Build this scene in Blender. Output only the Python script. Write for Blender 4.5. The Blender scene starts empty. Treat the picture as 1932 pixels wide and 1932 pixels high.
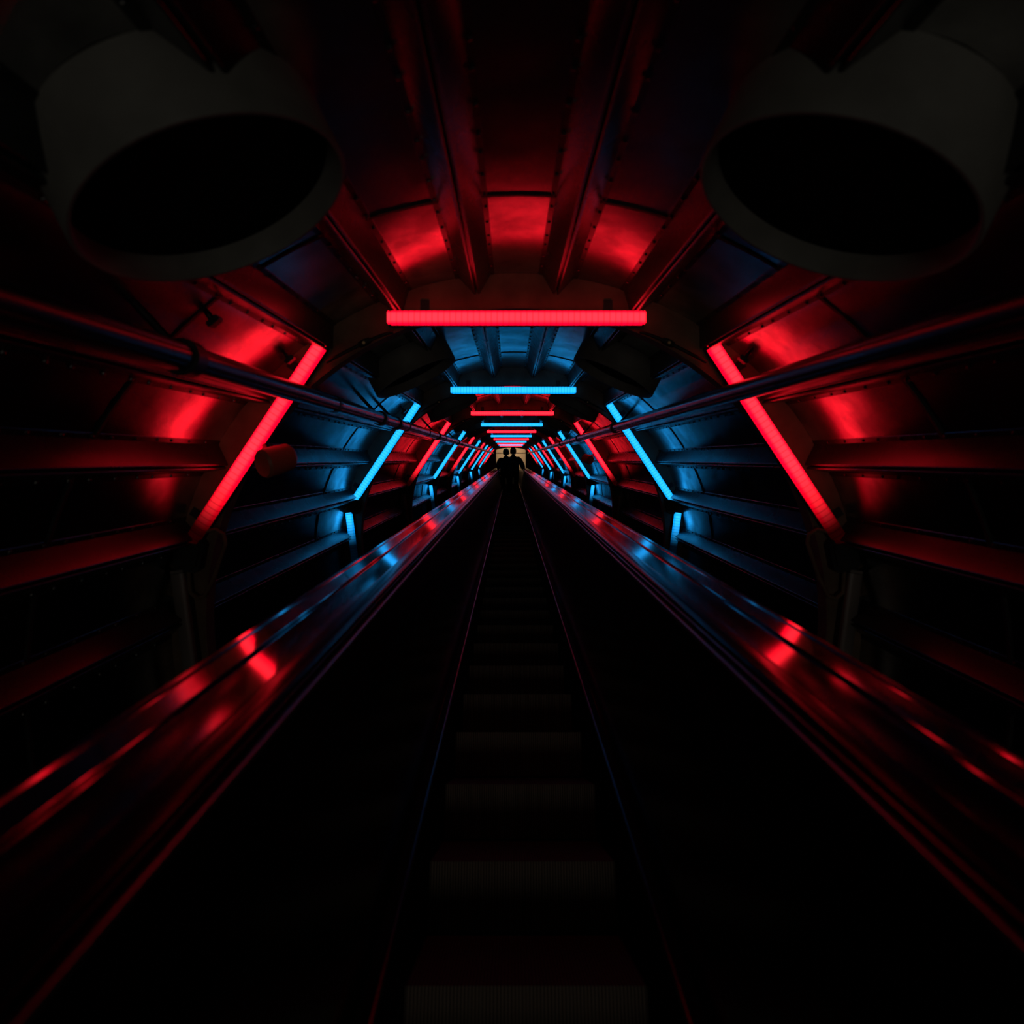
import bpy, bmesh, math, random
from math import sin, cos, pi, radians as rad, sqrt
from mathutils import Matrix, Vector

random.seed(7)
scene = bpy.context.scene
COL = scene.collection

# ------------------------------------------------------------------ frame of the place
# Tunnel frame: x right, y along the tube (uphill), z square to the tube, origin on the tube axis level with the camera.
# The whole tube climbs at 25 degrees.
INCL = rad(25)
M = Matrix.Rotation(INCL, 4, 'X')
R_SKIN = 1.55
RING1, BAY, NRING = 2.679, 2.785, 11
RINGS = [RING1 + BAY * i for i in range(NRING)]
CAM = Vector((-0.027, 0.0, 0.718))
XE = 0.012                                   # centre line of the escalator
Y0, Y1 = -1.5, RINGS[-1] + 1.0

# ------------------------------------------------------------------ camera, world, lights, exposure
cd = bpy.data.cameras.new('camera')
cd.sensor_width = 36.0
cd.lens = 36.0 * 1127 / 1932
cd.shift_x, cd.shift_y = 0.0016, -0.0523
cd.clip_start, cd.clip_end = 0.02, 200
cd.dof.use_dof = True
cd.dof.focus_distance = 8.0
cd.dof.aperture_fstop = 2.2
cam = bpy.data.objects.new('camera', cd)
cam.matrix_world = M @ Matrix.Translation(CAM) @ Matrix.Rotation(rad(90), 4, 'X')
COL.objects.link(cam)
scene.camera = cam

w = bpy.data.worlds.new('world'); scene.world = w; w.use_nodes = True
w.node_tree.nodes['Background'].inputs[0].default_value = (0.9, 0.95, 1.0, 1)
w.node_tree.nodes['Background'].inputs[1].default_value = 0.0015

def area(name, p, aim, size, power, colr):
    l = bpy.data.lights.new(name, 'AREA'); l.shape = 'SQUARE'; l.size = size; l.energy = power; l.color = colr
    o = bpy.data.objects.new(name, l); COL.objects.link(o)
    d = (Vector(aim) - Vector(p)).normalized()
    o.matrix_world = M @ Matrix.Translation(p) @ d.to_track_quat('-Z', 'Y').to_matrix().to_4x4()
    return o
area('lower_landing_lamp', (0.1, -3.6, 0.20), (0, 2, 0.6), 0.9, 5.5, (1.0, 0.94, 0.80))
area('upper_landing_lamp', (0.0, Y1 + 0.9, 1.9), (0, Y1 + 3.2, 0.9), 0.8, 16.0, (1.0, 0.78, 0.50)).data.spread = rad(100)

scene.view_settings.view_transform = 'Standard'
scene.view_settings.look = 'None'
scene.view_settings.exposure = 0.0
scene.view_settings.gamma = 1.0
scene.view_settings.use_curve_mapping = False

# ------------------------------------------------------------------ materials
def mat(name, base=(0.5, 0.5, 0.5), metal=0.0, rough=0.5, spec=0.5):
    m = bpy.data.materials.new(name); m.use_nodes = True
    b = m.node_tree.nodes['Principled BSDF']
    b.inputs['Base Color'].default_value = (*base, 1)
    b.inputs['Metallic'].default_value = metal
    b.inputs['Roughness'].default_value = rough
    b.inputs['Specular IOR Level'].default_value = spec
    return m

def nd(m, t, **kw):
    n = m.node_tree.nodes.new(t)
    for k, v in kw.items(): setattr(n, k, v)
    return n

def vary(m, scale=6.0, c0=None, c1=None, r0=None, r1=None, bump=0.0, bscale=120.0, stretch=(1, 1, 1), lo=0.35, hi=0.65):
    """noise that varies the colour and the gloss of a surface, plus a fine bump"""
    t = m.node_tree; b = t.nodes['Principled BSDF']
    tc = nd(m, 'ShaderNodeTexCoord'); mp = nd(m, 'ShaderNodeMapping'); mp.inputs['Scale'].default_value = stretch
    t.links.new(tc.outputs['Object'], mp.inputs['Vector'])
    n = nd(m, 'ShaderNodeTexNoise'); n.inputs['Scale'].default_value = scale; n.inputs['Detail'].default_value = 6
    t.links.new(mp.outputs[0], n.inputs['Vector'])
    mr = nd(m, 'ShaderNodeMapRange'); mr.inputs['From Min'].default_value = lo; mr.inputs['From Max'].default_value = hi
    t.links.new(n.outputs['Fac'], mr.inputs['Value'])
    if c0:
        mx = nd(m, 'ShaderNodeMix', data_type='RGBA')
        mx.inputs[6].default_value = (*c0, 1); mx.inputs[7].default_value = (*c1, 1)
        t.links.new(mr.outputs[0], mx.inputs[0]); t.links.new(mx.outputs[2], b.inputs['Base Color'])
    if r0 is not None:
        m2 = nd(m, 'ShaderNodeMapRange'); m2.inputs['To Min'].default_value = r0; m2.inputs['To Max'].default_value = r1
        t.links.new(mr.outputs[0], m2.inputs['Value']); t.links.new(m2.outputs[0], b.inputs['Roughness'])
    if bump:
        n2 = nd(m, 'ShaderNodeTexNoise'); n2.inputs['Scale'].default_value = bscale; n2.inputs['Detail'].default_value = 3
        t.links.new(mp.outputs[0], n2.inputs['Vector'])
        bp = nd(m, 'ShaderNodeBump'); bp.inputs['Strength'].default_value = bump; bp.inputs['Distance'].default_value = 0.01
        t.links.new(n2.outputs['Fac'], bp.inputs['Height']); t.links.new(bp.outputs[0], b.inputs['Normal'])
    return m

SKIN = vary(mat('hull_sheet_metal', metal=1.0), 5.0, (0.28, 0.28, 0.28), (0.74, 0.74, 0.74), 0.24, 0.145, 0.07, 260)
RIBM = vary(mat('rib_grey_metal', metal=0.85), 4.0, (0.065, 0.065, 0.065), (0.11, 0.11, 0.11), 0.30, 0.25)
RINGM = vary(mat('ring_beige_paint', spec=0.2), 7.0, (0.17, 0.11, 0.07), (0.26, 0.17, 0.11), 0.7, 0.6)
EDGEM = mat('inner_trim_steel', (0.5, 0.5, 0.52), 1.0, 0.34)
STRAP = mat('black_gasket', (0.012, 0.012, 0.012), 0, 0.6)
BLACK = mat('black_plastic', (0.012, 0.012, 0.012), 0, 0.45)
HOUS = mat('lamp_housing_dark', (0.03, 0.03, 0.03), 0.3, 0.5)
DRUM = vary(mat('drum_grey_paint', spec=0.3), 9.0, (0.17, 0.165, 0.15), (0.22, 0.215, 0.195), 0.6, 0.5)
GRILLE = mat('drum_black_grille', (0.006, 0.006, 0.006), 0, 0.8, 0.1)
PIPE = vary(mat('pipe_dark_steel', metal=0.9), 3.0, (0.07, 0.07, 0.075), (0.11, 0.11, 0.12), 0.30, 0.24)
STEEL = vary(mat('deck_stainless_steel', metal=1.0), 3.0, (0.42, 0.42, 0.43), (0.55, 0.55, 0.56), 0.10, 0.05, 0.008, 40, (1, 0.15, 1))
TRIMS = mat('trim_bright_steel', (0.6, 0.6, 0.62), 1.0, 0.22)
PANEL = vary(mat('panel_black_gloss', (0.006, 0.006, 0.007), 0, 0.2), 2.0, None, None, 0.16, 0.22)
SKTRIM = mat('skirt_trim_steel', (0.15, 0.15, 0.16), 1.0, 0.26)
SKIRT = mat('skirt_black', (0.006, 0.006, 0.007), 0, 0.7, 0.08)
RUBBER = mat('handrail_black_rubber', (0.008, 0.008, 0.008), 0, 0.16, 0.5)
FLOORM = mat('pan_black', (0.01, 0.01, 0.01), 0, 0.8)
BRASS = mat('brass', (0.6, 0.4, 0.2), 1, 0.3)
TAN = vary(mat('landing_tan_wall', (0.5, 0.36, 0.22), 0, 0.7), 2.0, (0.50, 0.36, 0.24), (0.58, 0.42, 0.28))
ENDM = mat('end_wall_dark_red_brown', (0.10, 0.05, 0.04), 0, 0.6)
SKINP = mat('human_skin', (0.55, 0.30, 0.20), 0, 0.5)
CLOTH1 = mat('dark_jacket_cloth', (0.012, 0.012, 0.014), 0, 0.9, 0.1)
CLOTH2 = mat('black_coat_cloth', (0.008, 0.008, 0.008), 0, 0.9, 0.1)
TROUS = mat('dark_trousers_cloth', (0.010, 0.010, 0.014), 0, 0.9, 0.1)
HAIRM = mat('dark_hair', (0.012, 0.008, 0.006), 0, 0.6, 0.3)
FIXM = mat('fixture_red_lit_tint', (0.42, 0.13, 0.07), 0, 0.5)  # red lamp light on the body is put into this base colour

def step_mat():
    m = mat('step_grooved_metal', (0.10, 0.085, 0.07), 0.2, 0.5, 0.4)
    t = m.node_tree; b = t.nodes['Principled BSDF']
    tc = nd(m, 'ShaderNodeTexCoord')
    wv = nd(m, 'ShaderNodeTexWave', wave_type='BANDS', bands_direction='X', wave_profile='SIN')
    wv.inputs['Scale'].default_value = 35.0          # about 9 mm between cleats
    t.links.new(tc.outputs['Object'], wv.inputs['Vector'])
    bp = nd(m, 'ShaderNodeBump'); bp.inputs['Strength'].default_value = 0.8; bp.inputs['Distance'].default_value = 0.006
    t.links.new(wv.outputs['Fac'], bp.inputs['Height']); t.links.new(bp.outputs[0], b.inputs['Normal'])
    mx = nd(m, 'ShaderNodeMix', data_type='RGBA')
    mx.inputs[6].default_value = (0.04, 0.033, 0.028, 1); mx.inputs[7].default_value = (0.38, 0.29, 0.23, 1)
    t.links.new(wv.outputs['Fac'], mx.inputs[0]); t.links.new(mx.outputs[2], b.inputs['Base Color'])
    return m
STEPM = step_mat()

def lens_mat(name, core, edge, half_w, fade=None):
    """a lit lamp lens: brighter core, deeper coloured border, faint diffuser cells; 'fade' = where along x its strip of
    the emission strength drops to almost nothing"""
    m = bpy.data.materials.new(name); m.use_nodes = True; t = m.node_tree
    for n in list(t.nodes): t.nodes.remove(n)
    out = nd(m, 'ShaderNodeOutputMaterial'); em = nd(m, 'ShaderNodeEmission')
    tc = nd(m, 'ShaderNodeTexCoord'); sx = nd(m, 'ShaderNodeSeparateXYZ')
    t.links.new(tc.outputs['Object'], sx.inputs[0])
    ab = nd(m, 'ShaderNodeMath', operation='ABSOLUTE'); t.links.new(sx.outputs['Z'], ab.inputs[0])
    mr = nd(m, 'ShaderNodeMapRange'); mr.interpolation_type = 'SMOOTHSTEP'
    mr.inputs['From Min'].default_value = half_w * 0.35; mr.inputs['From Max'].default_value = half_w * 0.95
    t.links.new(ab.outputs[0], mr.inputs['Value'])
    mx = nd(m, 'ShaderNodeMix', data_type='RGBA')
    mx.inputs[6].default_value = (*core, 1); mx.inputs[7].default_value = (*edge, 1)
    t.links.new(mr.outputs[0], mx.inputs[0])
    wv = nd(m, 'ShaderNodeMath', operation='MULTIPLY'); wv.inputs[1].default_value = 2 * pi / 0.026
    t.links.new(sx.outputs['X'], wv.inputs[0])
    sn = nd(m, 'ShaderNodeMath', operation='SINE'); t.links.new(wv.outputs[0], sn.inputs[0])
    cell = nd(m, 'ShaderNodeMapRange'); cell.inputs['From Min'].default_value = -1; cell.inputs['From Max'].default_value = -0.6
    cell.inputs['To Min'].default_value = 0.60; cell.inputs['To Max'].default_value = 1.0
    t.links.new(sn.outputs[0], cell.inputs['Value'])
    st = cell.outputs[0]
    if fade:
        f = nd(m, 'ShaderNodeMapRange'); f.interpolation_type = 'SMOOTHSTEP'
        f.inputs['From Min'].default_value = fade[0]; f.inputs['From Max'].default_value = fade[1]
        f.inputs['To Min'].default_value = 1.0; f.inputs['To Max'].default_value = 0.004
        t.links.new(sx.outputs['X'], f.inputs['Value'])
        mu = nd(m, 'ShaderNodeMath', operation='MULTIPLY')
        t.links.new(st, mu.inputs[0]); t.links.new(f.outputs[0], mu.inputs[1]); st = mu.outputs[0]
    t.links.new(mx.outputs[2], em.inputs['Color']); t.links.new(st, em.inputs['Strength'])
    t.links.new(em.outputs[0], out.inputs[0])
    return m
HW = 0.031
RC, RE = (3.2, 0.050, 0.085), (2.9, 0.001, 0.040)
BC, BE = (0.035, 0.72, 1.80), (0.004, 0.54, 1.6)
L_RED = lens_mat('lens_red', RC, RE, HW)
L_RED_R = lens_mat('lens_red_fade_right', RC, RE, HW, (0.05, 0.44))
L_RED_L = lens_mat('lens_red_fade_left', RC, RE, HW, (-0.05, -0.44))
L_BLUE = lens_mat('lens_blue', BC, BE, HW)
L_BLUE_R = lens_mat('lens_blue_fade_right', BC, BE, HW, (-0.47, -0.19))
L_BLUE_L = lens_mat('lens_blue_fade_left', BC, BE, HW, (0.47, 0.19))
L_OFF = mat('lens_unlit_milky', (0.22, 0.19, 0.17), 0, 0.4)

# ------------------------------------------------------------------ mesh helpers
class MB:
    def __init__(s): s.v = []; s.f = []; s.sm = set()
    def add(s, vs, fs, smooth=False):
        o = len(s.v); s.v += [tuple(v) for v in vs]
        for f in fs:
            if smooth: s.sm.add(len(s.f))
            s.f.append([i + o for i in f])
        return s
    def box(s, a, b, xf=None):
        x0, y0, z0 = a; x1, y1, z1 = b
        vs = [Vector(p) for p in ((x0,y0,z0),(x1,y0,z0),(x1,y1,z0),(x0,y1,z0),(x0,y0,z1),(x1,y0,z1),(x1,y1,z1),(x0,y1,z1))]
        if xf: vs = [xf @ v for v in vs]
        return s.add(vs, [(0,3,2,1),(4,5,6,7),(0,1,5,4),(1,2,6,5),(2,3,7,6),(3,0,4,7)])
    def rbox(s, a, b, r, xf=None):
        """box with chamfered edges along y"""
        x0, y0, z0 = a; x1, y1, z1 = b
        pr = [(x0+r,z0),(x1-r,z0),(x1,z0+r),(x1,z1-r),(x1-r,z1),(x0+r,z1),(x0,z1-r),(x0,z0+r)]
        return s.prism(pr, y0, y1, xf=xf)
    def prism(s, pr, y0, y1, caps=True, closed=True, smooth=False, xf=None, ny=1):
        n = len(pr); vs = []
        for k in range(ny + 1):
            y = y0 + (y1 - y0) * k / ny
            vs += [Vector((x, y, z)) for x, z in pr]
        if xf: vs = [xf @ v for v in vs]
        fs = []
        for k in range(ny):
            for i in range(n if closed else n - 1):
                j = (i + 1) % n
                fs.append((k*n+i, k*n+j, (k+1)*n+j, (k+1)*n+i))
        s.add(vs, fs, smooth)
        if caps and closed:
            o = len(s.v) - len(vs)
            s.f.append([o + i for i in range(n)][::-1]); s.f.append([o + ny*n + i for i in range(n)])
        return s
    def tube(s, pts, r, n=10, caps=True, smooth=True):
        pts = [Vector(p) for p in pts]; m = len(pts)
        rr = r if isinstance(r, (list, tuple)) else [r] * m
        vs = []; up = None
        for i, p in enumerate(pts):
            d = (pts[min(i+1, m-1)] - pts[max(i-1, 0)]).normalized()
            if up is None: up = d.orthogonal().normalized()
            up = (up - d * up.dot(d)).normalized(); sd = d.cross(up)
            for k in range(n):
                a = 2*pi*k/n; vs.append(p + (up*cos(a) + sd*sin(a)) * rr[i])
        fs = [(i*n+k, i*n+(k+1)%n, (i+1)*n+(k+1)%n, (i+1)*n+k) for i in range(m-1) for k in range(n)]
        s.add(vs, fs, smooth)
        if caps:
            o = len(s.v) - len(vs)
            s.f.append([o+k for k in range(n)][::-1]); s.f.append([o+(m-1)*n+k for k in range(n)])
        return s
    def lathe(s, prof, n=40, xf=None, smooth=True):
        """profile of (radius, z) turned about z"""
        vs = []
        for r, z in prof:
            for k in range(n):
                a = 2*pi*k/n; vs.append(Vector((r*cos(a), r*sin(a), z)))
        if xf: vs = [xf @ v for v in vs]
        m = len(prof)
        fs = [(i*n+k, i*n+(k+1)%n, (i+1)*n+(k+1)%n, (i+1)*n+k) for i in range(m-1) for k in range(n)]
        return s.add(vs, fs, smooth)
    def arc(s, r0, r1, y0, y1, a0, a1, n):
        """block bent round the tube axis"""
        vs = []
        for k in range(n + 1):
            a = a0 + (a1 - a0) * k / n
            for r, y in ((r0, y0), (r1, y0), (r1, y1), (r0, y1)): vs.append((r*sin(a), y, r*cos(a)))
        fs = [(k*4+i, k*4+(i+1)%4, (k+1)*4+(i+1)%4, (k+1)*4+i) for k in range(n) for i in range(4)]
        fs += [(0,1,2,3), (n*4+3, n*4+2, n*4+1, n*4)]
        return s.add(vs, fs)
    def mesh(s, name, m):
        me = bpy.data.meshes.new(name); me.from_pydata(s.v, [], s.f); me.update()
        bm = bmesh.new(); bm.from_mesh(me); bmesh.ops.recalc_face_normals(bm, faces=bm.faces)
        for e in bm.edges:
            if len(e.link_faces) == 2 and e.calc_face_angle(0.0) > 0.62: e.smooth = False
        bm.to_mesh(me); bm.free()
        for i in s.sm: me.polygons[i].use_smooth = True
        if m: me.materials.append(m)
        return me

def link(name, me, parent=None, mw=None):
    o = bpy.data.objects.new(name, me); COL.objects.link(o)
    if parent is not None: o.parent = parent
    if mw is not None: o.matrix_world = mw
    return o
def part(name, mb, m, parent): return link(name, mb.mesh(name, m), parent)
def thing(name, label, cat, group=None, mw=None, me=None):
    o = link(name, me, None, mw if mw is not None else M)
    o['label'] = label; o['category'] = cat
    if group: o['group'] = group
    return o
def struct(name, mb, m, mw=None):
    o = link(name, mb.mesh(name, m), None, mw if mw is not None else M); o['kind'] = 'structure'; return o
def dup(root, mw, label, group=None):
    r = root.copy(); COL.objects.link(r); r.matrix_world = mw; r['label'] = label
    if group: r['group'] = group
    for ch in list(root.children):
        c = ch.copy(); COL.objects.link(c); c.parent = r
        for g in list(ch.children):
            d = g.copy(); COL.objects.link(d); d.parent = c
    return r
def T(x, y, z): return Matrix.Translation((x, y, z))
def RY(a): return Matrix.Rotation(a, 4, 'Y')
ORD = ['zeroth','first','second','third','fourth','fifth','sixth','seventh','eighth','ninth','tenth','eleventh','twelfth',
       'thirteenth','fourteenth','fifteenth','sixteenth','seventeenth','eighteenth','nineteenth','twentieth']
def ring_colour(n): return 'red' if n % 2 == 1 else 'blue'      # n counts from 1

# ------------------------------------------------------------------ the tube: skins, straps, pan, end wall
def skin(a0, a1, n):
    mb = MB(); vs = []; ny = 24
    for k in range(n + 1):
        a = rad(a0 + (a1 - a0) * k / n)
        for j in range(ny + 1):
            vs.append((R_SKIN * sin(a), Y0 + (Y1 - Y0) * j / ny, R_SKIN * cos(a)))
    fs = [(k*(ny+1)+j, (k+1)*(ny+1)+j, (k+1)*(ny+1)+j+1, k*(ny+1)+j+1) for k in range(n) for j in range(ny)]
    mb.add(vs, fs, True)
    return mb
struct('ceiling', skin(-48.46, 48.46, 36), SKIN)
struct('wall_left', skin(-140, -48.46, 30), SKIN)
struct('wall_right', skin(48.46, 140, 30), SKIN)
fl = MB(); fl.box((-0.99, Y0, -1.19), (0.99, Y1, -1.15))
struct('floor', fl, FLOORM)

for i in range(7):                                              # seam straps across the sheets, one before each ring
    s = MB()
    y = RINGS[i] - 0.80
    s.arc(R_SKIN - 0.005, R_SKIN - 0.001, y - 0.007, y + 0.007, rad(-118), rad(118), 80)
    struct('trim_%d' % (i + 1), s, STRAP)

# end wall with an arched opening and the lit landing behind it
DX, DT = 0.79, 0.575
def arch(n=10):
    pts = [(-DX, -1.1), (-DX, -0.7), (-DX, -0.2), (-DX, 0.3), (-DX, 0.8), (-DX, CAM.z + DT - 0.14)]
    for k in range(1, n):
        a = pi - pi * k / n
        pts.append((DX * cos(a), CAM.z + DT - 0.14 + 0.14 * sin(a)))
    pts += [(DX, CAM.z + DT - 0.14), (DX, 0.8), (DX, 0.3), (DX, -0.2), (DX, -0.7), (DX, -1.1)]
    return pts
ap = arch(); mbw = MB(); N = len(ap)
outer = []
for x, z in ap:
    if z < -1.05: outer.append((x * 1.33, -1.15))
    else:
        l = sqrt(x*x + z*z); outer.append((x / l * R_SKIN, z / l * R_SKIN))
vs = [(x, Y1 - 0.02, z) for x, z in ap] + [(x, Y1 - 0.02, z) for x, z in outer] + [(x, Y1 + 0.06, z) for x, z in ap]
fs = [(i, i+1, N+i+1, N+i) for i in range(N-1)] + [(i, i+1, 2*N+i+1, 2*N+i) for i in range(N-1)]
mbw.add(vs, fs)
struct('wall_end', mbw, ENDM)
room = MB(); yb = Y1 + 3.2
room.box((-2.2, yb, -1.4), (2.2, yb + 0.05, 2.2))
struct('wall_back', room, TAN)
bs = MB(); bs.box((-2.19, yb - 0.03, -1.39), (2.19, yb - 0.001, CAM.z - 0.60)); struct('dark_sheet_back', bs, SKIRT)  # added black sheet standing in for the dark low behind the people
r2 = MB(); r2.box((-2.25, Y1 + 0.08, -1.4), (-2.2, yb, 2.2)); struct('wall_west', r2, TAN)
r3 = MB(); r3.box((2.2, Y1 + 0.08, -1.4), (2.25, yb, 2.2)); struct('wall_east', r3, TAN)
dfm = MB()
for (x, z), (x2, z2) in zip(ap[:-1], ap[1:]):
    dfm.tube([(x, Y1 - 0.03, z), (x2, Y1 - 0.03, z2)], 0.018, 6)
struct('trim_8', dfm, TRIMS)
rl = MB(); rl.box((-2.19, yb - 0.05, CAM.z + 0.30), (2.19, yb - 0.001, CAM.z + 0.34)); struct('trim_9', rl, ENDM)

# ------------------------------------------------------------------ triangular ribs between the rings
NST = 26
def rib_profile():
    t = R_SKIN - 0.002
    half = [(-0.088, t), (-0.088, t-0.004), (-0.070, t-0.004)]
    for q in range(8):                        # rolled lip either side of the open fold
        a = rad(218 + q * 142 / 7); half.append((-0.0090 + 0.0052 * cos(a), t - 0.0785 + 0.0052 * sin(a)))
    half.append((-0.0035, t - 0.062))
    return half + [(-x, z) for x, z in half[::-1]]
def rib_mesh(L, rivets):
    mb = MB(); mb.prism(rib_profile(), 0, L)
    if rivets:
        n = int(L / 0.115)
        for sx in (-0.079, 0.079):
            for k in range(n):
                y = 0.06 + k * 0.115 + 0.012 * ((k * 7) % 3 - 1)
                mb.lathe([(0.0065, R_SKIN-0.005), (0.0055, R_SKIN-0.009), (0.003, R_SKIN-0.0105), (0.0004, R_SKIN-0.011)], 7, T(sx, y, 0))
    return mb.mesh('rib', RIBM)
first = rib_mesh(RING1 + 1.2 - 0.002, True)
mid = rib_mesh(BAY - 0.016, True)
far = rib_mesh(BAY - 0.016, False)
for b in range(1, 8):
    y0 = -1.2 if b == 1 else RINGS[b-2] + 0.014
    me = first if b == 1 else (mid if b <= 3 else far)
    for k in range(1, 8):
        for sgn, side in ((-1, 'left'), (1, 'right')):
            a = rad(360 / NST * (k - 0.5)) * sgn
            thing('rib', 'triangular metal rib, %s %s of the crown, in the bay before the %s light ring' % (ORD[k], side, ORD[b]),
                  'rib', 'triangular ribs of the bay before the %s ring' % ORD[b], M @ T(0, y0, 0) @ RY(a), me)

# ------------------------------------------------------------------ ring frames
rf = thing('ring_frame', 'brown ring frame behind the first red light bars, nearest of all', 'frame', 'ring frames of the tunnel', M @ T(0, RINGS[0], 0))
wb = MB(); wb.arc(1.40, R_SKIN - 0.0005, 0, 0.012, rad(-140), rad(140), 110); part('web', wb, RINGM, rf)
fg = MB(); fg.arc(1.392, 1.3995, 0.0, 0.075, rad(-140), rad(140), 110); part('inner_flange', fg, RINGM, rf)
for n in range(2, NRING + 1):
    dup(rf, M @ T(0, RINGS[n-1], 0), 'ring frame behind the %s light bars of the %s light ring from the camera' % (ring_colour(n), ORD[n]))

# ------------------------------------------------------------------ light bars
LT, LS, LL = 1.14, 1.10, 1.00           # lengths of top, sloping and lower bars
def bar(L, lens, label, mw):
    """bar along x, facing -y; origin at the centre of its back"""
    r = thing('light_bar', label, 'light bar', 'light bars on the rings', mw)
    h = MB(); h.rbox((-L/2, -0.036, -0.032), (L/2, -0.002, 0.032), 0.004); h.rbox((-L/2 + 0.002, -0.045, -0.0295), (L/2 - 0.002, -0.0362, 0.0295), 0.004) 
    part('housing', h, HOUS, r)
    l = MB(); pr = [(-HW, -0.036), (-HW, -0.046), (-HW*0.94, -0.053), (-HW*0.7, -0.058), (-HW*0.3, -0.0605), (HW*0.3, -0.0605), (HW*0.7, -0.058), (HW*0.94, -0.053), (HW, -0.046), (HW, -0.036)]
    nx = 12; vs = []
    for k in range(nx + 1):
        x = -L/2 + 0.016 + (L - 0.032) * k / nx
        vs += [(x, y, z) for z, y in pr]
    m = len(pr)
    l.add(vs, [(k*m+i, k*m+i+1, (k+1)*m+i+1, (k+1)*m+i) for k in range(nx) for i in range(m-1)], True)
    part('lens', l, lens, r)
    for sx in (-1, 1):
        c = MB(); x0, x1 = sorted((sx*(L/2 - 0.016), sx*L/2)); x0, x1 = sorted((sx*(L/2 - 0.0145), sx*(L/2 - 0.001))); c.rbox((x0, -0.056, -0.030), (x1, -0.0462, 0.030), 0.006)
        part('end_cap', c, lens, r)
    for sx in (-1, 1):
        bk = MB(); x0 = sx * L * 0.36; bk.box((x0 - 0.02, -0.004, -0.02), (x0 + 0.02, 0.0, 0.09)); part('bracket', bk, HOUS, r)
    return r
AT, AS, AL = 0.0, rad(56.6), rad(97.5)
DTOP, DSIDE, DLOW = 1.338, 1.392, 1.452
protos = {}
def put_bar(key, L, lens, label, mw):
    if key in protos: return dup(protos[key], mw, label)
    protos[key] = bar(L, lens, label, mw); return protos[key]
for n in range(1, NRING + 1):
    c = ring_colour(n); y = RINGS[n-1] - 0.001
    full = L_RED if c == 'red' else L_BLUE
    put_bar((c, 'top'), LT, full, 'glowing %s light bar across the top of the %s light ring from the camera' % (c, ORD[n]), M @ T(0, y, 0) @ T(0, 0, DTOP))
    for sgn, side in ((-1, 'left'), (1, 'right')):
        lens = full if c == 'blue' else (L_RED_L if sgn < 0 else L_RED_R)
        put_bar((c, 'slope', sgn), LS, lens, 'glowing %s light bar sloping down the %s side of the %s light ring' % (c, side, ORD[n]),
                M @ T(0, y, 0) @ RY(AS * sgn) @ T(0, 0, DSIDE))
        lens = L_OFF if c == 'red' else (L_BLUE_L if sgn < 0 else L_BLUE_R)
        st = 'unlit' if c == 'red' else 'blue'
        put_bar((c, 'low', sgn), LL, lens, '%s lower light bar standing above the %s balustrade on the %s light ring' % (st, side, ORD[n]),
                M @ T(0, y, 0) @ RY(AL * sgn) @ T(0.08 * sgn, 0, DLOW))

# ------------------------------------------------------------------ junction boxes and cables on the near rings
for n in range(1, 5):
    for sgn, side in ((-1, 'left'), (1, 'right')):
        mw = M @ T(0, RINGS[n-1], 0) @ RY(rad(78.5) * sgn) @ T(0, 0, 1.475)
        j = thing('junction_box', 'black junction box between the two %s light bars of the %s light ring' % (side, ORD[n]), 'junction box',
                  'junction boxes on the rings', mw)
        b = MB(); b.rbox((-0.075, -0.052, -0.06), (0.075, -0.001, 0.06), 0.02); part('box', b, BLACK, j)
        c = MB(); c.rbox((-0.055, -0.062, -0.045), (0.055, -0.0525, 0.045), 0.015); part('lid', c, HOUS, j)
        if n == 1:
            lp = MB()
            # loop of conduit that stands out towards the escalator
            f = lambda x, z: (x * sgn, -0.035, z)
            raw = [(-0.10, -0.02), (-0.13, -0.09), (-0.115, -0.13), (-0.08, -0.145), (0.08, -0.125), (0.17, -0.10), (0.185, -0.07), (0.165, -0.035), (0.075, -0.01)]
            pts = []
            for q in range(len(raw) - 1):
                for u in (0, 0.5): pts.append(f(raw[q][0]*(1-u) + raw[q+1][0]*u, raw[q][1]*(1-u) + raw[q+1][1]*u))
            pts.append(f(*raw[-1])); lp.tube(pts, 0.009, 8)
            part('cable_loop', lp, RINGM, j)
        # cable from the top bar to the sloping bar
        cb = thing('cable', 'black cable hanging between the top and %s light bars of the %s light ring' % (side, ORD[n]), 'cable',
                   'cables between the light bars', M @ T(0, RINGS[n-1], 0))
        pts = []
        for q in range(13):
            u = q / 12; a = rad(23.2 + 13.2 * u) * sgn; r = 1.424 - 0.012 * sin(pi * u) - 0.03 * (1 - u) ** 3
            pts.append((r * sin(a), -0.022, r * cos(a)))
        w1 = MB(); w1.tube(pts, 0.0075, 8); part('wire', w1, BLACK, cb)
        w2 = MB(); w2.tube([pts[4], pts[5], pts[6]], [0.013, 0.017, 0.013], 10); cn = part('connector', w2, BLACK, cb)
        w3 = MB(); w3.tube([Vector(pts[5]) + Vector((0, -0.019, -0.004)), Vector(pts[5]) + Vector((0, -0.012, -0.004))], 0.007, 8); part('brass_tip', w3, BRASS, cn)

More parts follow.
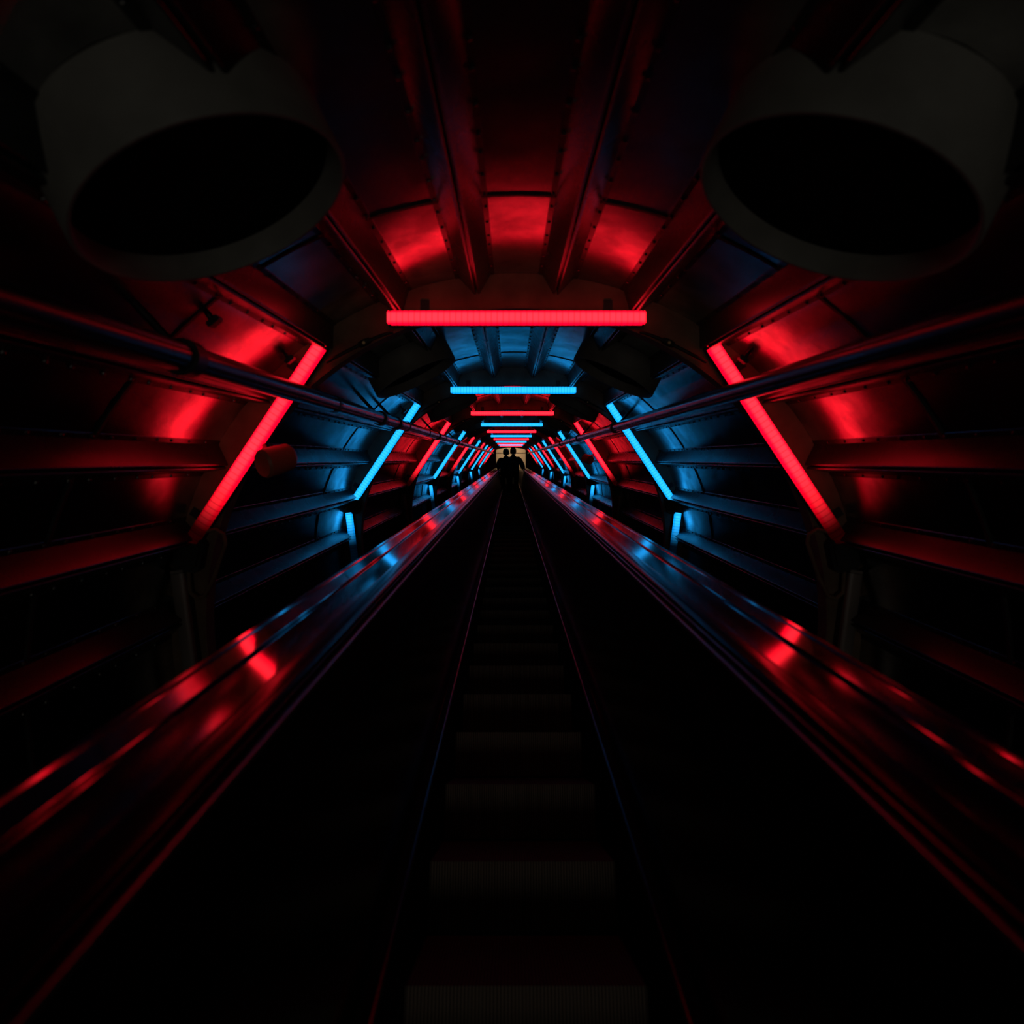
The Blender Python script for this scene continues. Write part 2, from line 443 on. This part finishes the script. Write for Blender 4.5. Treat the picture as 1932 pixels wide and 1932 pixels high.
# ------------------------------------------------------------------ round drums hanging from the roof
RD = 0.28
dr = None
DRY = [1.24, 3.85, 6.45, 9.22, 12.0]
for b, y in enumerate(DRY, 1):
    for sgn, side in ((-1, 'left'), (1, 'right')):
        mw = M @ T(0, y, 0) @ RY(rad(27.0) * sgn) @ T(0, 0, 1.40)
        lab = 'dark round drum on the %s of the roof before the %s light ring' % (side, ORD[b])
        if dr is None:
            dr = thing('roof_drum', lab, 'drum', 'round drums under the roof', mw)
            s = MB(); s.lathe([(RD, 0.148), (RD, -0.009), (RD-0.004, -0.015), (RD-0.010, -0.015), (RD-0.013, -0.010), (RD-0.016, 0.047)], 64)
            part('shell', s, DRUM, dr)
            g = MB(); g.lathe([(RD-0.0165, 0.048), (RD-0.02, 0.046), (0.14, 0.044), (0.0005, 0.043)], 48); part('grille', g, GRILLE, dr)
        else: dup(dr, mw, lab)

# ------------------------------------------------------------------ conduit pipes along both sides
def pipe(side, x, z, coup, clamps, label):
    o = thing('conduit_pipe', label, 'pipe', 'conduit pipes along the tunnel', M @ T(x, 0, z))
    p = MB(); p.tube([(0, y, 0) for y in (-1.2, 5, 12, 20, Y1 - 0.05)], 0.040, 20); part('tube', p, PIPE, o)
    for y in coup:
        c = MB(); c.tube([(0, y - 0.02, 0), (0, y + 0.02, 0)], 0.0435, 20); part('coupling', c, BLACK, o)
    s = 1 if x > 0 else -1
    for y in clamps:
        c = MB(); c.tube([(0, y - 0.025, 0), (0, y + 0.025, 0)], 0.051, 20)
        l = sqrt(x*x + z*z); d = Vector((x / l, 0, z / l)); gap = R_SKIN - l
        c.tube([Vector((0, y, 0)) + d * 0.045, Vector((0, y, 0)) + d * (gap - 0.002)], 0.012, 8)
        part('clamp', c, BLACK, o)
    return o
pl = pipe('left', -0.908, 0.990, [2.98, 5.05, 6.3, 7.9, 10.6], [1.62, 4.05, 4.62, 7.2, 9.9], 'dark steel conduit pipe with black couplings along the left wall')
pr_ = pipe('right', 0.905, 0.992, [9.0], [5.3, 8.1, 10.9], 'smooth dark steel conduit pipe running along the right wall')

# small fixtures
def fixture(n, sgn, label):
    y = RINGS[n-1] - 0.15
    px, pz = 1.02 * sgn, 0.71
    o = thing('spot_fixture', label, 'fixture', None, M @ T(px, y, pz))
    ax = Vector((0.55 * sgn, -0.75, -0.25)).normalized()
    xf = ax.to_track_quat('Z', 'Y').to_matrix().to_4x4()
    b = MB(); b.lathe([(0.0005, -0.075), (0.045, -0.074), (0.058, -0.06), (0.062, 0.0), (0.062, 0.055), (0.054, 0.066), (0.0005, 0.067)], 28, xf)
    part('body', b, FIXM, o)
    l = sqrt(px*px + pz*pz); d = Vector((px / l, 0, pz / l))
    a = MB(); a.tube([d * 0.045, d * 0.08 + Vector((0, 0.07, 0)), d * (1.405 - l) + Vector((0, 0.148, 0))], 0.009, 8); part('arm', a, BLACK, o)
fixture(1, -1, 'small red-lit round fixture inside the left of the first light ring')
fixture(3, 1, 'small dark round fixture inside the right of the third light ring')
def hook(sgn, a, y, label):
    o = thing('hook', label, 'hook', 'small hooks on the sheet metal', M @ T(0, y, 0) @ RY(rad(a) * sgn) @ T(0, 0, R_SKIN))
    b = MB(); b.tube([(0, 0, -0.001), (0, 0, -0.035)], 0.010, 10); part('stem', b, BLACK, o)
    c = MB(); c.rbox((-0.022, -0.014, -0.055), (0.022, 0.014, -0.034), 0.005); part('head', c, BLACK, o)
hook(1, 40.5, RINGS[0] - 0.10, 'small black hook on the roof sheet above the right first red sloping bar')
hook(-1, 40.5, RINGS[0] - 0.10, 'small black hook on the roof sheet above the left first red sloping bar')
hook(-1, 40.0, RINGS[0] - 0.78, 'small black hook beside the seam strap, left, above the nearest pipe clamp')
hook(-1, 40.5, RINGS[1] - 0.10, 'small black hook above the left blue sloping bar of the second ring')

# ------------------------------------------------------------------ escalator: balustrades, handrails
YB0, YB1 = -0.6, Y1 - 0.3
def balustrade(sgn, side):
    o = thing('balustrade', '%s escalator balustrade with black inner panels and a polished steel deck' % side, 'balustrade', None, M @ T(XE, 0, 0))
    def sec(name, pts, m, smooth=False, y0=YB0, y1=YB1, ny=1):
        mb = MB(); mb.prism([(x * sgn, z) for x, z in pts], y0, y1, smooth=smooth, ny=ny); return part(name, mb, m, o)
    sec('skirt_panel', [(0.303, -0.95), (0.303, -0.378), (0.318, -0.378), (0.318, -0.95)], SKIRT)
    sec('skirt_ledge', [(0.314, -0.3775), (0.314, -0.372), (0.3425, -0.372), (0.3425, -0.3775)], SKIRT)
    sec('skirt_trim', [(0.3025, -0.3775), (0.3025, -0.371), (0.305, -0.368), (0.311, -0.368), (0.3135, -0.371), (0.3135, -0.3775)], SKTRIM)
    sec('ledge_bead', [(0.3385 + 0.0016 * cos(pi*q/4), -0.3705 + 0.0016 * sin(pi*q/4)) for q in range(8)], SKTRIM, True)
    y = YB0; k = 0
    while y < YB1 - 0.1:                       # inner panels in sheets with fine joints
        e = min(y + 2.4, YB1)
        sec('inner_panel', [(0.343, -0.372), (0.427, 0.268), (0.439, 0.266), (0.357, -0.377)], PANEL, y0=y + 0.002, y1=e - 0.002)
        y = e; k += 1
    sec('inner_trim', [(0.4225, 0.268), (0.4225, 0.2775), (0.4240, 0.2795), (0.4300, 0.2800), (0.4320, 0.268)], EDGEM)
    sec('handrail_guide', [(0.4375, 0.262), (0.4375, 0.303), (0.460, 0.303), (0.460, 0.262)], STEEL)
    # deck: rolled inner edge, raised flat, outer lip and side cladding
    roll = [(0.4615, 0.285), (0.4635, 0.3205)]
    for i in range(9):
        u = i / 8; roll.append((0.466 + 0.099 * u, 0.3130 + 0.0125 * ((1 - u) - 0.12 * (1 - u) ** 2)))
    roll += [(0.568, 0.3128), (0.569, 0.305)]
    sec('deck_roll', roll, STEEL, True)
    sec('deck_plate', [(0.571, 0.3180), (0.572, 0.3195), (0.622, 0.3195), (0.626, 0.3185), (0.626, 0.304), (0.571, 0.304)], STEEL)
    sec('deck_lip', [(0.6265, 0.318), (0.629, 0.323), (0.640, 0.323), (0.643, 0.319), (0.643, 0.290), (0.6265, 0.290)], STEEL)
    sec('side_cladding', [(0.630, 0.289), (0.642, 0.289), (0.642, -1.149), (0.630, -1.149)], SKIRT)
    return o
balustrade(-1, 'left'); balustrade(1, 'right')
for sgn, side in ((-1, 'left'), (1, 'right')):
    n = 20; pts = []
    for i in range(n):
        t = 2*pi*i/n; cx, sx_ = cos(t), sin(t)
        x = 0.4445 + 0.0275 * (abs(cx) ** 0.75) * (1 if cx > 0 else -1)
        z = 0.3165 + 0.0150 * (abs(sx_) ** 0.8) * (1 if sx_ > 0 else -1)
        pts.append((x * sgn, max(z, 0.3035)))
    mb = MB(); mb.prism(pts, YB0, YB1, smooth=True)
    thing('handrail', 'black rubber handrail along the top of the %s balustrade' % side, 'handrail', 'escalator handrails', M @ T(XE, 0, 0), mb.mesh('handrail', RUBBER))

# ------------------------------------------------------------------ escalator steps (level treads, so built in the upright frame)
TREAD, RISE = 0.4595 * cos(INCL), 0.4595 * sin(INCL)
PITCH = sqrt(TREAD**2 + RISE**2)
HN = 1.313
stp = None
for k in range(-1, 66):
    yk = 1.487 + PITCH * k
    if yk > YB1 - 0.3: break
    p = M @ Vector((XE, yk, CAM.z - HN))
    mw = Matrix.Translation(p)
    v = k + 1
    lab = ('grooved escalator step, %s of those in view counted up from the bottom' % ORD[v] if 1 <= v <= 20 else
           'grooved escalator step just below the bottom edge of the picture' if v < 1 else
           'dim escalator step in the dark stretch between the twentieth step and the two people' if k <= 44 else
           'dim escalator step higher up, beyond the two standing people')
    if stp is None:
        stp = thing('escalator_step', lab, 'step', 'escalator steps', mw)
        t = MB(); t.box((-0.30, 0.0, -0.028), (0.30, TREAD - 0.004, 0.0)); part('tread', t, STEPM, stp)
        r = MB(); pr2 = [(0.0005, -0.004), (0.004, -0.0285), (0.012, -0.12), (0.020, -RISE + 0.006), (0.034, -RISE + 0.006), (0.026, -0.12), (0.018, -0.0285)]
        vs = [(-0.30, y, z) for y, z in pr2[1:]] + [(0.30, y, z) for y, z in pr2[1:]]; m_ = len(pr2) - 1
        r.add(vs, [(i, (i+1) % m_, m_ + (i+1) % m_, m_ + i) for i in range(m_)] + [tuple(range(m_)), tuple(range(m_, 2*m_))])
        part('riser', r, STEPM, stp)
    else: dup(stp, mw, lab)

# ------------------------------------------------------------------ the two people riding up
def skinned(name, chains, m, parent, sub=2):
    """one continuous surface grown round a skeleton; chains = list of [(x,y,z,r),...]; points that coincide are joined"""
    bm = bmesh.new(); lay = bm.verts.layers.skin.verify(); idx = {}
    def vert(p):
        key = tuple(round(c, 4) for c in p[:3])
        if key not in idx:
            v = bm.verts.new(p[:3]); rr = p[3] if isinstance(p[3], tuple) else (p[3], p[3]); v[lay].radius = rr
            idx[key] = v
        return idx[key]
    for ch in chains:
        for a, b in zip(ch[:-1], ch[1:]):
            va, vb = vert(a), vert(b)
            if va is not vb and not bm.edges.get((va, vb)): bm.edges.new((va, vb))
    f = list(idx.values())[0]; f[lay].use_root = True
    me = bpy.data.meshes.new(name + '_skeleton'); bm.to_mesh(me); bm.free()
    o = bpy.data.objects.new(name + '_tmp', me); COL.objects.link(o)
    o.modifiers.new('skin', 'SKIN').use_smooth_shade = True
    s = o.modifiers.new('sub', 'SUBSURF'); s.levels = s.render_levels = sub
    dg = bpy.context.evaluated_depsgraph_get(); dg.update()
    res = bpy.data.meshes.new_from_object(o.evaluated_get(dg)); res.name = name
    bpy.data.objects.remove(o)
    res.materials.clear(); res.materials.append(m)
    for p in res.polygons: p.use_smooth = True
    return link(name, res, parent)

def hand_chains(w, d, down):
    """palm and five fingers; w wrist, d pointing direction, fingers curling 'down'"""
    w = Vector(w); d = Vector(d).normalized(); down = Vector(down).normalized(); sd = d.cross(down).normalized()
    palm = w + d * 0.075
    ch = [[(*w, 0.026), (*palm, (0.036, 0.018))]]
    for i, (o, l) in enumerate(((-0.030, 0.066), (-0.010, 0.078), (0.011, 0.073), (0.031, 0.056))):
        b = palm + sd * o + d * 0.012
        k1 = b + d * l * 0.5 + down * 0.006; k2 = k1 + d * l * 0.3 + down * l * 0.35; k3 = k2 + down * l * 0.35 - d * l * 0.05
        ch.append([(*palm, (0.036, 0.018)), (*b, 0.010), (*k1, 0.009), (*k2, 0.008), (*k3, 0.007)])
    t0 = w + d * 0.03 - sd * 0.030; t1 = t0 + d * 0.03 - sd * 0.022 + down * 0.012; t2 = t1 + d * 0.03 + down * 0.02
    ch.append([(*w, 0.026), (*t0, 0.013), (*t1, 0.011), (*t2, 0.009)])
    return ch

def person(label, foot, H, arm_l, arm_r, coat, lean=(0, 0), head_r=0.0, long_hair=False):
    """stands with the back to the camera (faces +y); foot = world point; arm_* = list of elbow, wrist, hand direction"""
    o = thing('person', label, 'person', 'people riding the escalator', Matrix.Translation(foot))
    s = H / 1.80
    P = lambda x, y, z, r=0.05: (x * s + lean[0] * z, y * s + lean[1] * z, z * s, r if isinstance(r, tuple) else r * s)
    pel = P(0, 0, 0.96, 0.13); wa = P(0, 0.01, 1.08, 0.125); ch = P(0, 0.01, 1.28, 0.15); nk0 = P(0, -0.005, 1.46, 0.075)
    nk = P(0, 0.005, 1.53, 0.055); sk = P(0, 0.02, 1.62, 0.075)
    hd = P(0, 0.03, 1.68, 0.088); tp = P(0, 0.02, 1.745, 0.070)
    chains = [[pel, wa, ch, nk0, nk, sk, hd, tp], [hd, P(0, 0.10, 1.655, 0.022)], [sk, P(0, 0.075, 1.585, 0.040)]]
    jac = [[P(0, 0, 0.72, 0.225), P(0, 0, 0.90, 0.225), P(0, 0.01, 1.12, 0.225), P(0, 0.01, 1.30, 0.215), P(0, 0, 1.45, 0.13), P(0, 0.005, 1.535, 0.100)]]
    tro = [[P(0, 0, 0.98, 0.14), P(0, 0, 0.90, 0.14)]]
    for sx in (-1, 1):
        hip = P(0.10 * sx, 0, 0.90, 0.095); kn = P(0.105 * sx, 0.015, 0.50, 0.062); an = P(0.11 * sx, -0.02, 0.09, 0.045)
        hl = P(0.11 * sx, -0.05, 0.035, 0.035); toe = P(0.13 * sx, 0.15, 0.03, 0.030)
        chains += [[pel, hip, P(0.103 * sx, 0.01, 0.70, 0.082), kn, P(0.107 * sx, -0.01, 0.34, 0.060), an, hl], [an, P(0.12 * sx, 0.07, 0.045, 0.038), toe]]
        tro += [[P(0, 0, 0.90, 0.14), P(0.10 * sx, 0, 0.88, 0.105), P(0.104 * sx, 0.01, 0.68, 0.095), P(0.105 * sx, 0.012, 0.50, 0.080), P(0.107 * sx, -0.01, 0.30, 0.074), P(0.11 * sx, -0.015, 0.10, 0.072)]]
        elb, wr, hdir = (arm_l if sx < 0 else arm_r)
        sh = P(0.185 * sx, 0, 1.43, 0.062); E = P(*elb, 0.045); W = P(*wr, 0.030)
        chains += [[ch, P(0.10 * sx, 0, 1.42, 0.075), sh, P(*[(a + b) / 2 for a, b in zip((0.185 * sx, 0, 1.43), elb)], 0.052), E, W]]
        dn = (0, 0, -1) if abs(hdir[2]) < 0.8 else (-sx, 0, 0)
        chains += hand_chains(W[:3], hdir, dn)
        jac += [[P(0, 0.01, 1.30, 0.205), P(0.13 * sx, 0, 1.39, 0.115), P(0.205 * sx, 0, 1.40, 0.098), P(*[(a + b) / 2 for a, b in zip((0.195 * sx, 0, 1.42), elb)], 0.105), P(*elb, 0.095), P(*[a * 0.12 + b * 0.88 for a, b in zip(elb, wr)], 0.058)]]
    skinned('body', chains, SKINP, o)
    skinned('jacket', jac, coat, o)
    skinned('trousers', tro, TROUS, o)
    hb = MB(); c = Vector(P(0, -0.004, 1.70)[:3])
    hr = [(0.0005, 0.128), (0.045, 0.122), (0.080, 0.098), (0.100, 0.055), (0.106, 0.0), (0.102, -0.05), (0.088, -0.10), (0.070, -0.125)]
    if long_hair: hr = hr[:-1] + [(0.098, -0.12), (0.105, -0.18), (0.09, -0.21)]
    hb.lathe([(r * s, z * s) for r, z in hr], 24, Matrix.Translation(c) @ Matrix.Diagonal((1.06, 1.1, 1.02, 1.0)))
    # the face side is left open
    f2 = []; 
    for i, f in enumerate(hb.f):
        cen = sum((Vector(hb.v[j]) for j in f), Vector()) / len(f) - c
        if not (cen.y > 0.045 and cen.z < 0.05): f2.append(f)
    hb.f = f2; hb.sm = set(range(len(f2)))
    part('hair', hb, HAIRM, o)
    for sx in (-1, 1):
        sh_ = MB(); q = Vector(P(0.118 * sx, 0.04, 0.042)[:3])
        sh_.lathe([(0.0005, 0.045), (0.038, 0.042), (0.050, 0.02), (0.054, -0.03), (0.053, -0.0415)], 20, Matrix.Translation(q) @ Matrix.Diagonal((0.95, 2.5, 1, 1)))
        part('shoe', sh_, BLACK, o)
    return o
def step_top(k, fwd, x):
    yk = 1.487 + PITCH * k
    return M @ Vector((XE + x, yk, CAM.z - HN)) + Vector((0, fwd, 0))
KP = 43
person('person in a dark jacket riding up the escalator, left hand on the left handrail', step_top(KP, 0.13, -0.200), 1.87,
       ((-0.285, -0.02, 1.15), (-0.262, 0.25, 1.145), (0.0, 1, 0.1)), ((0.27, 0.02, 1.16), (0.20, 0.17, 1.02), (-0.2, 0.6, -0.5)), CLOTH1)
person('taller person in a black coat on the escalator, right elbow bent outwards', step_top(KP + 1, 0.15, 0.065), 1.93,
       ((-0.25, 0.03, 1.14), (-0.22, 0.16, 0.98), (0.2, 0.6, -0.6)), ((0.33, -0.02, 1.12), (0.375, 0.24, 1.085), (-0.05, 1, -0.05)), CLOTH2)
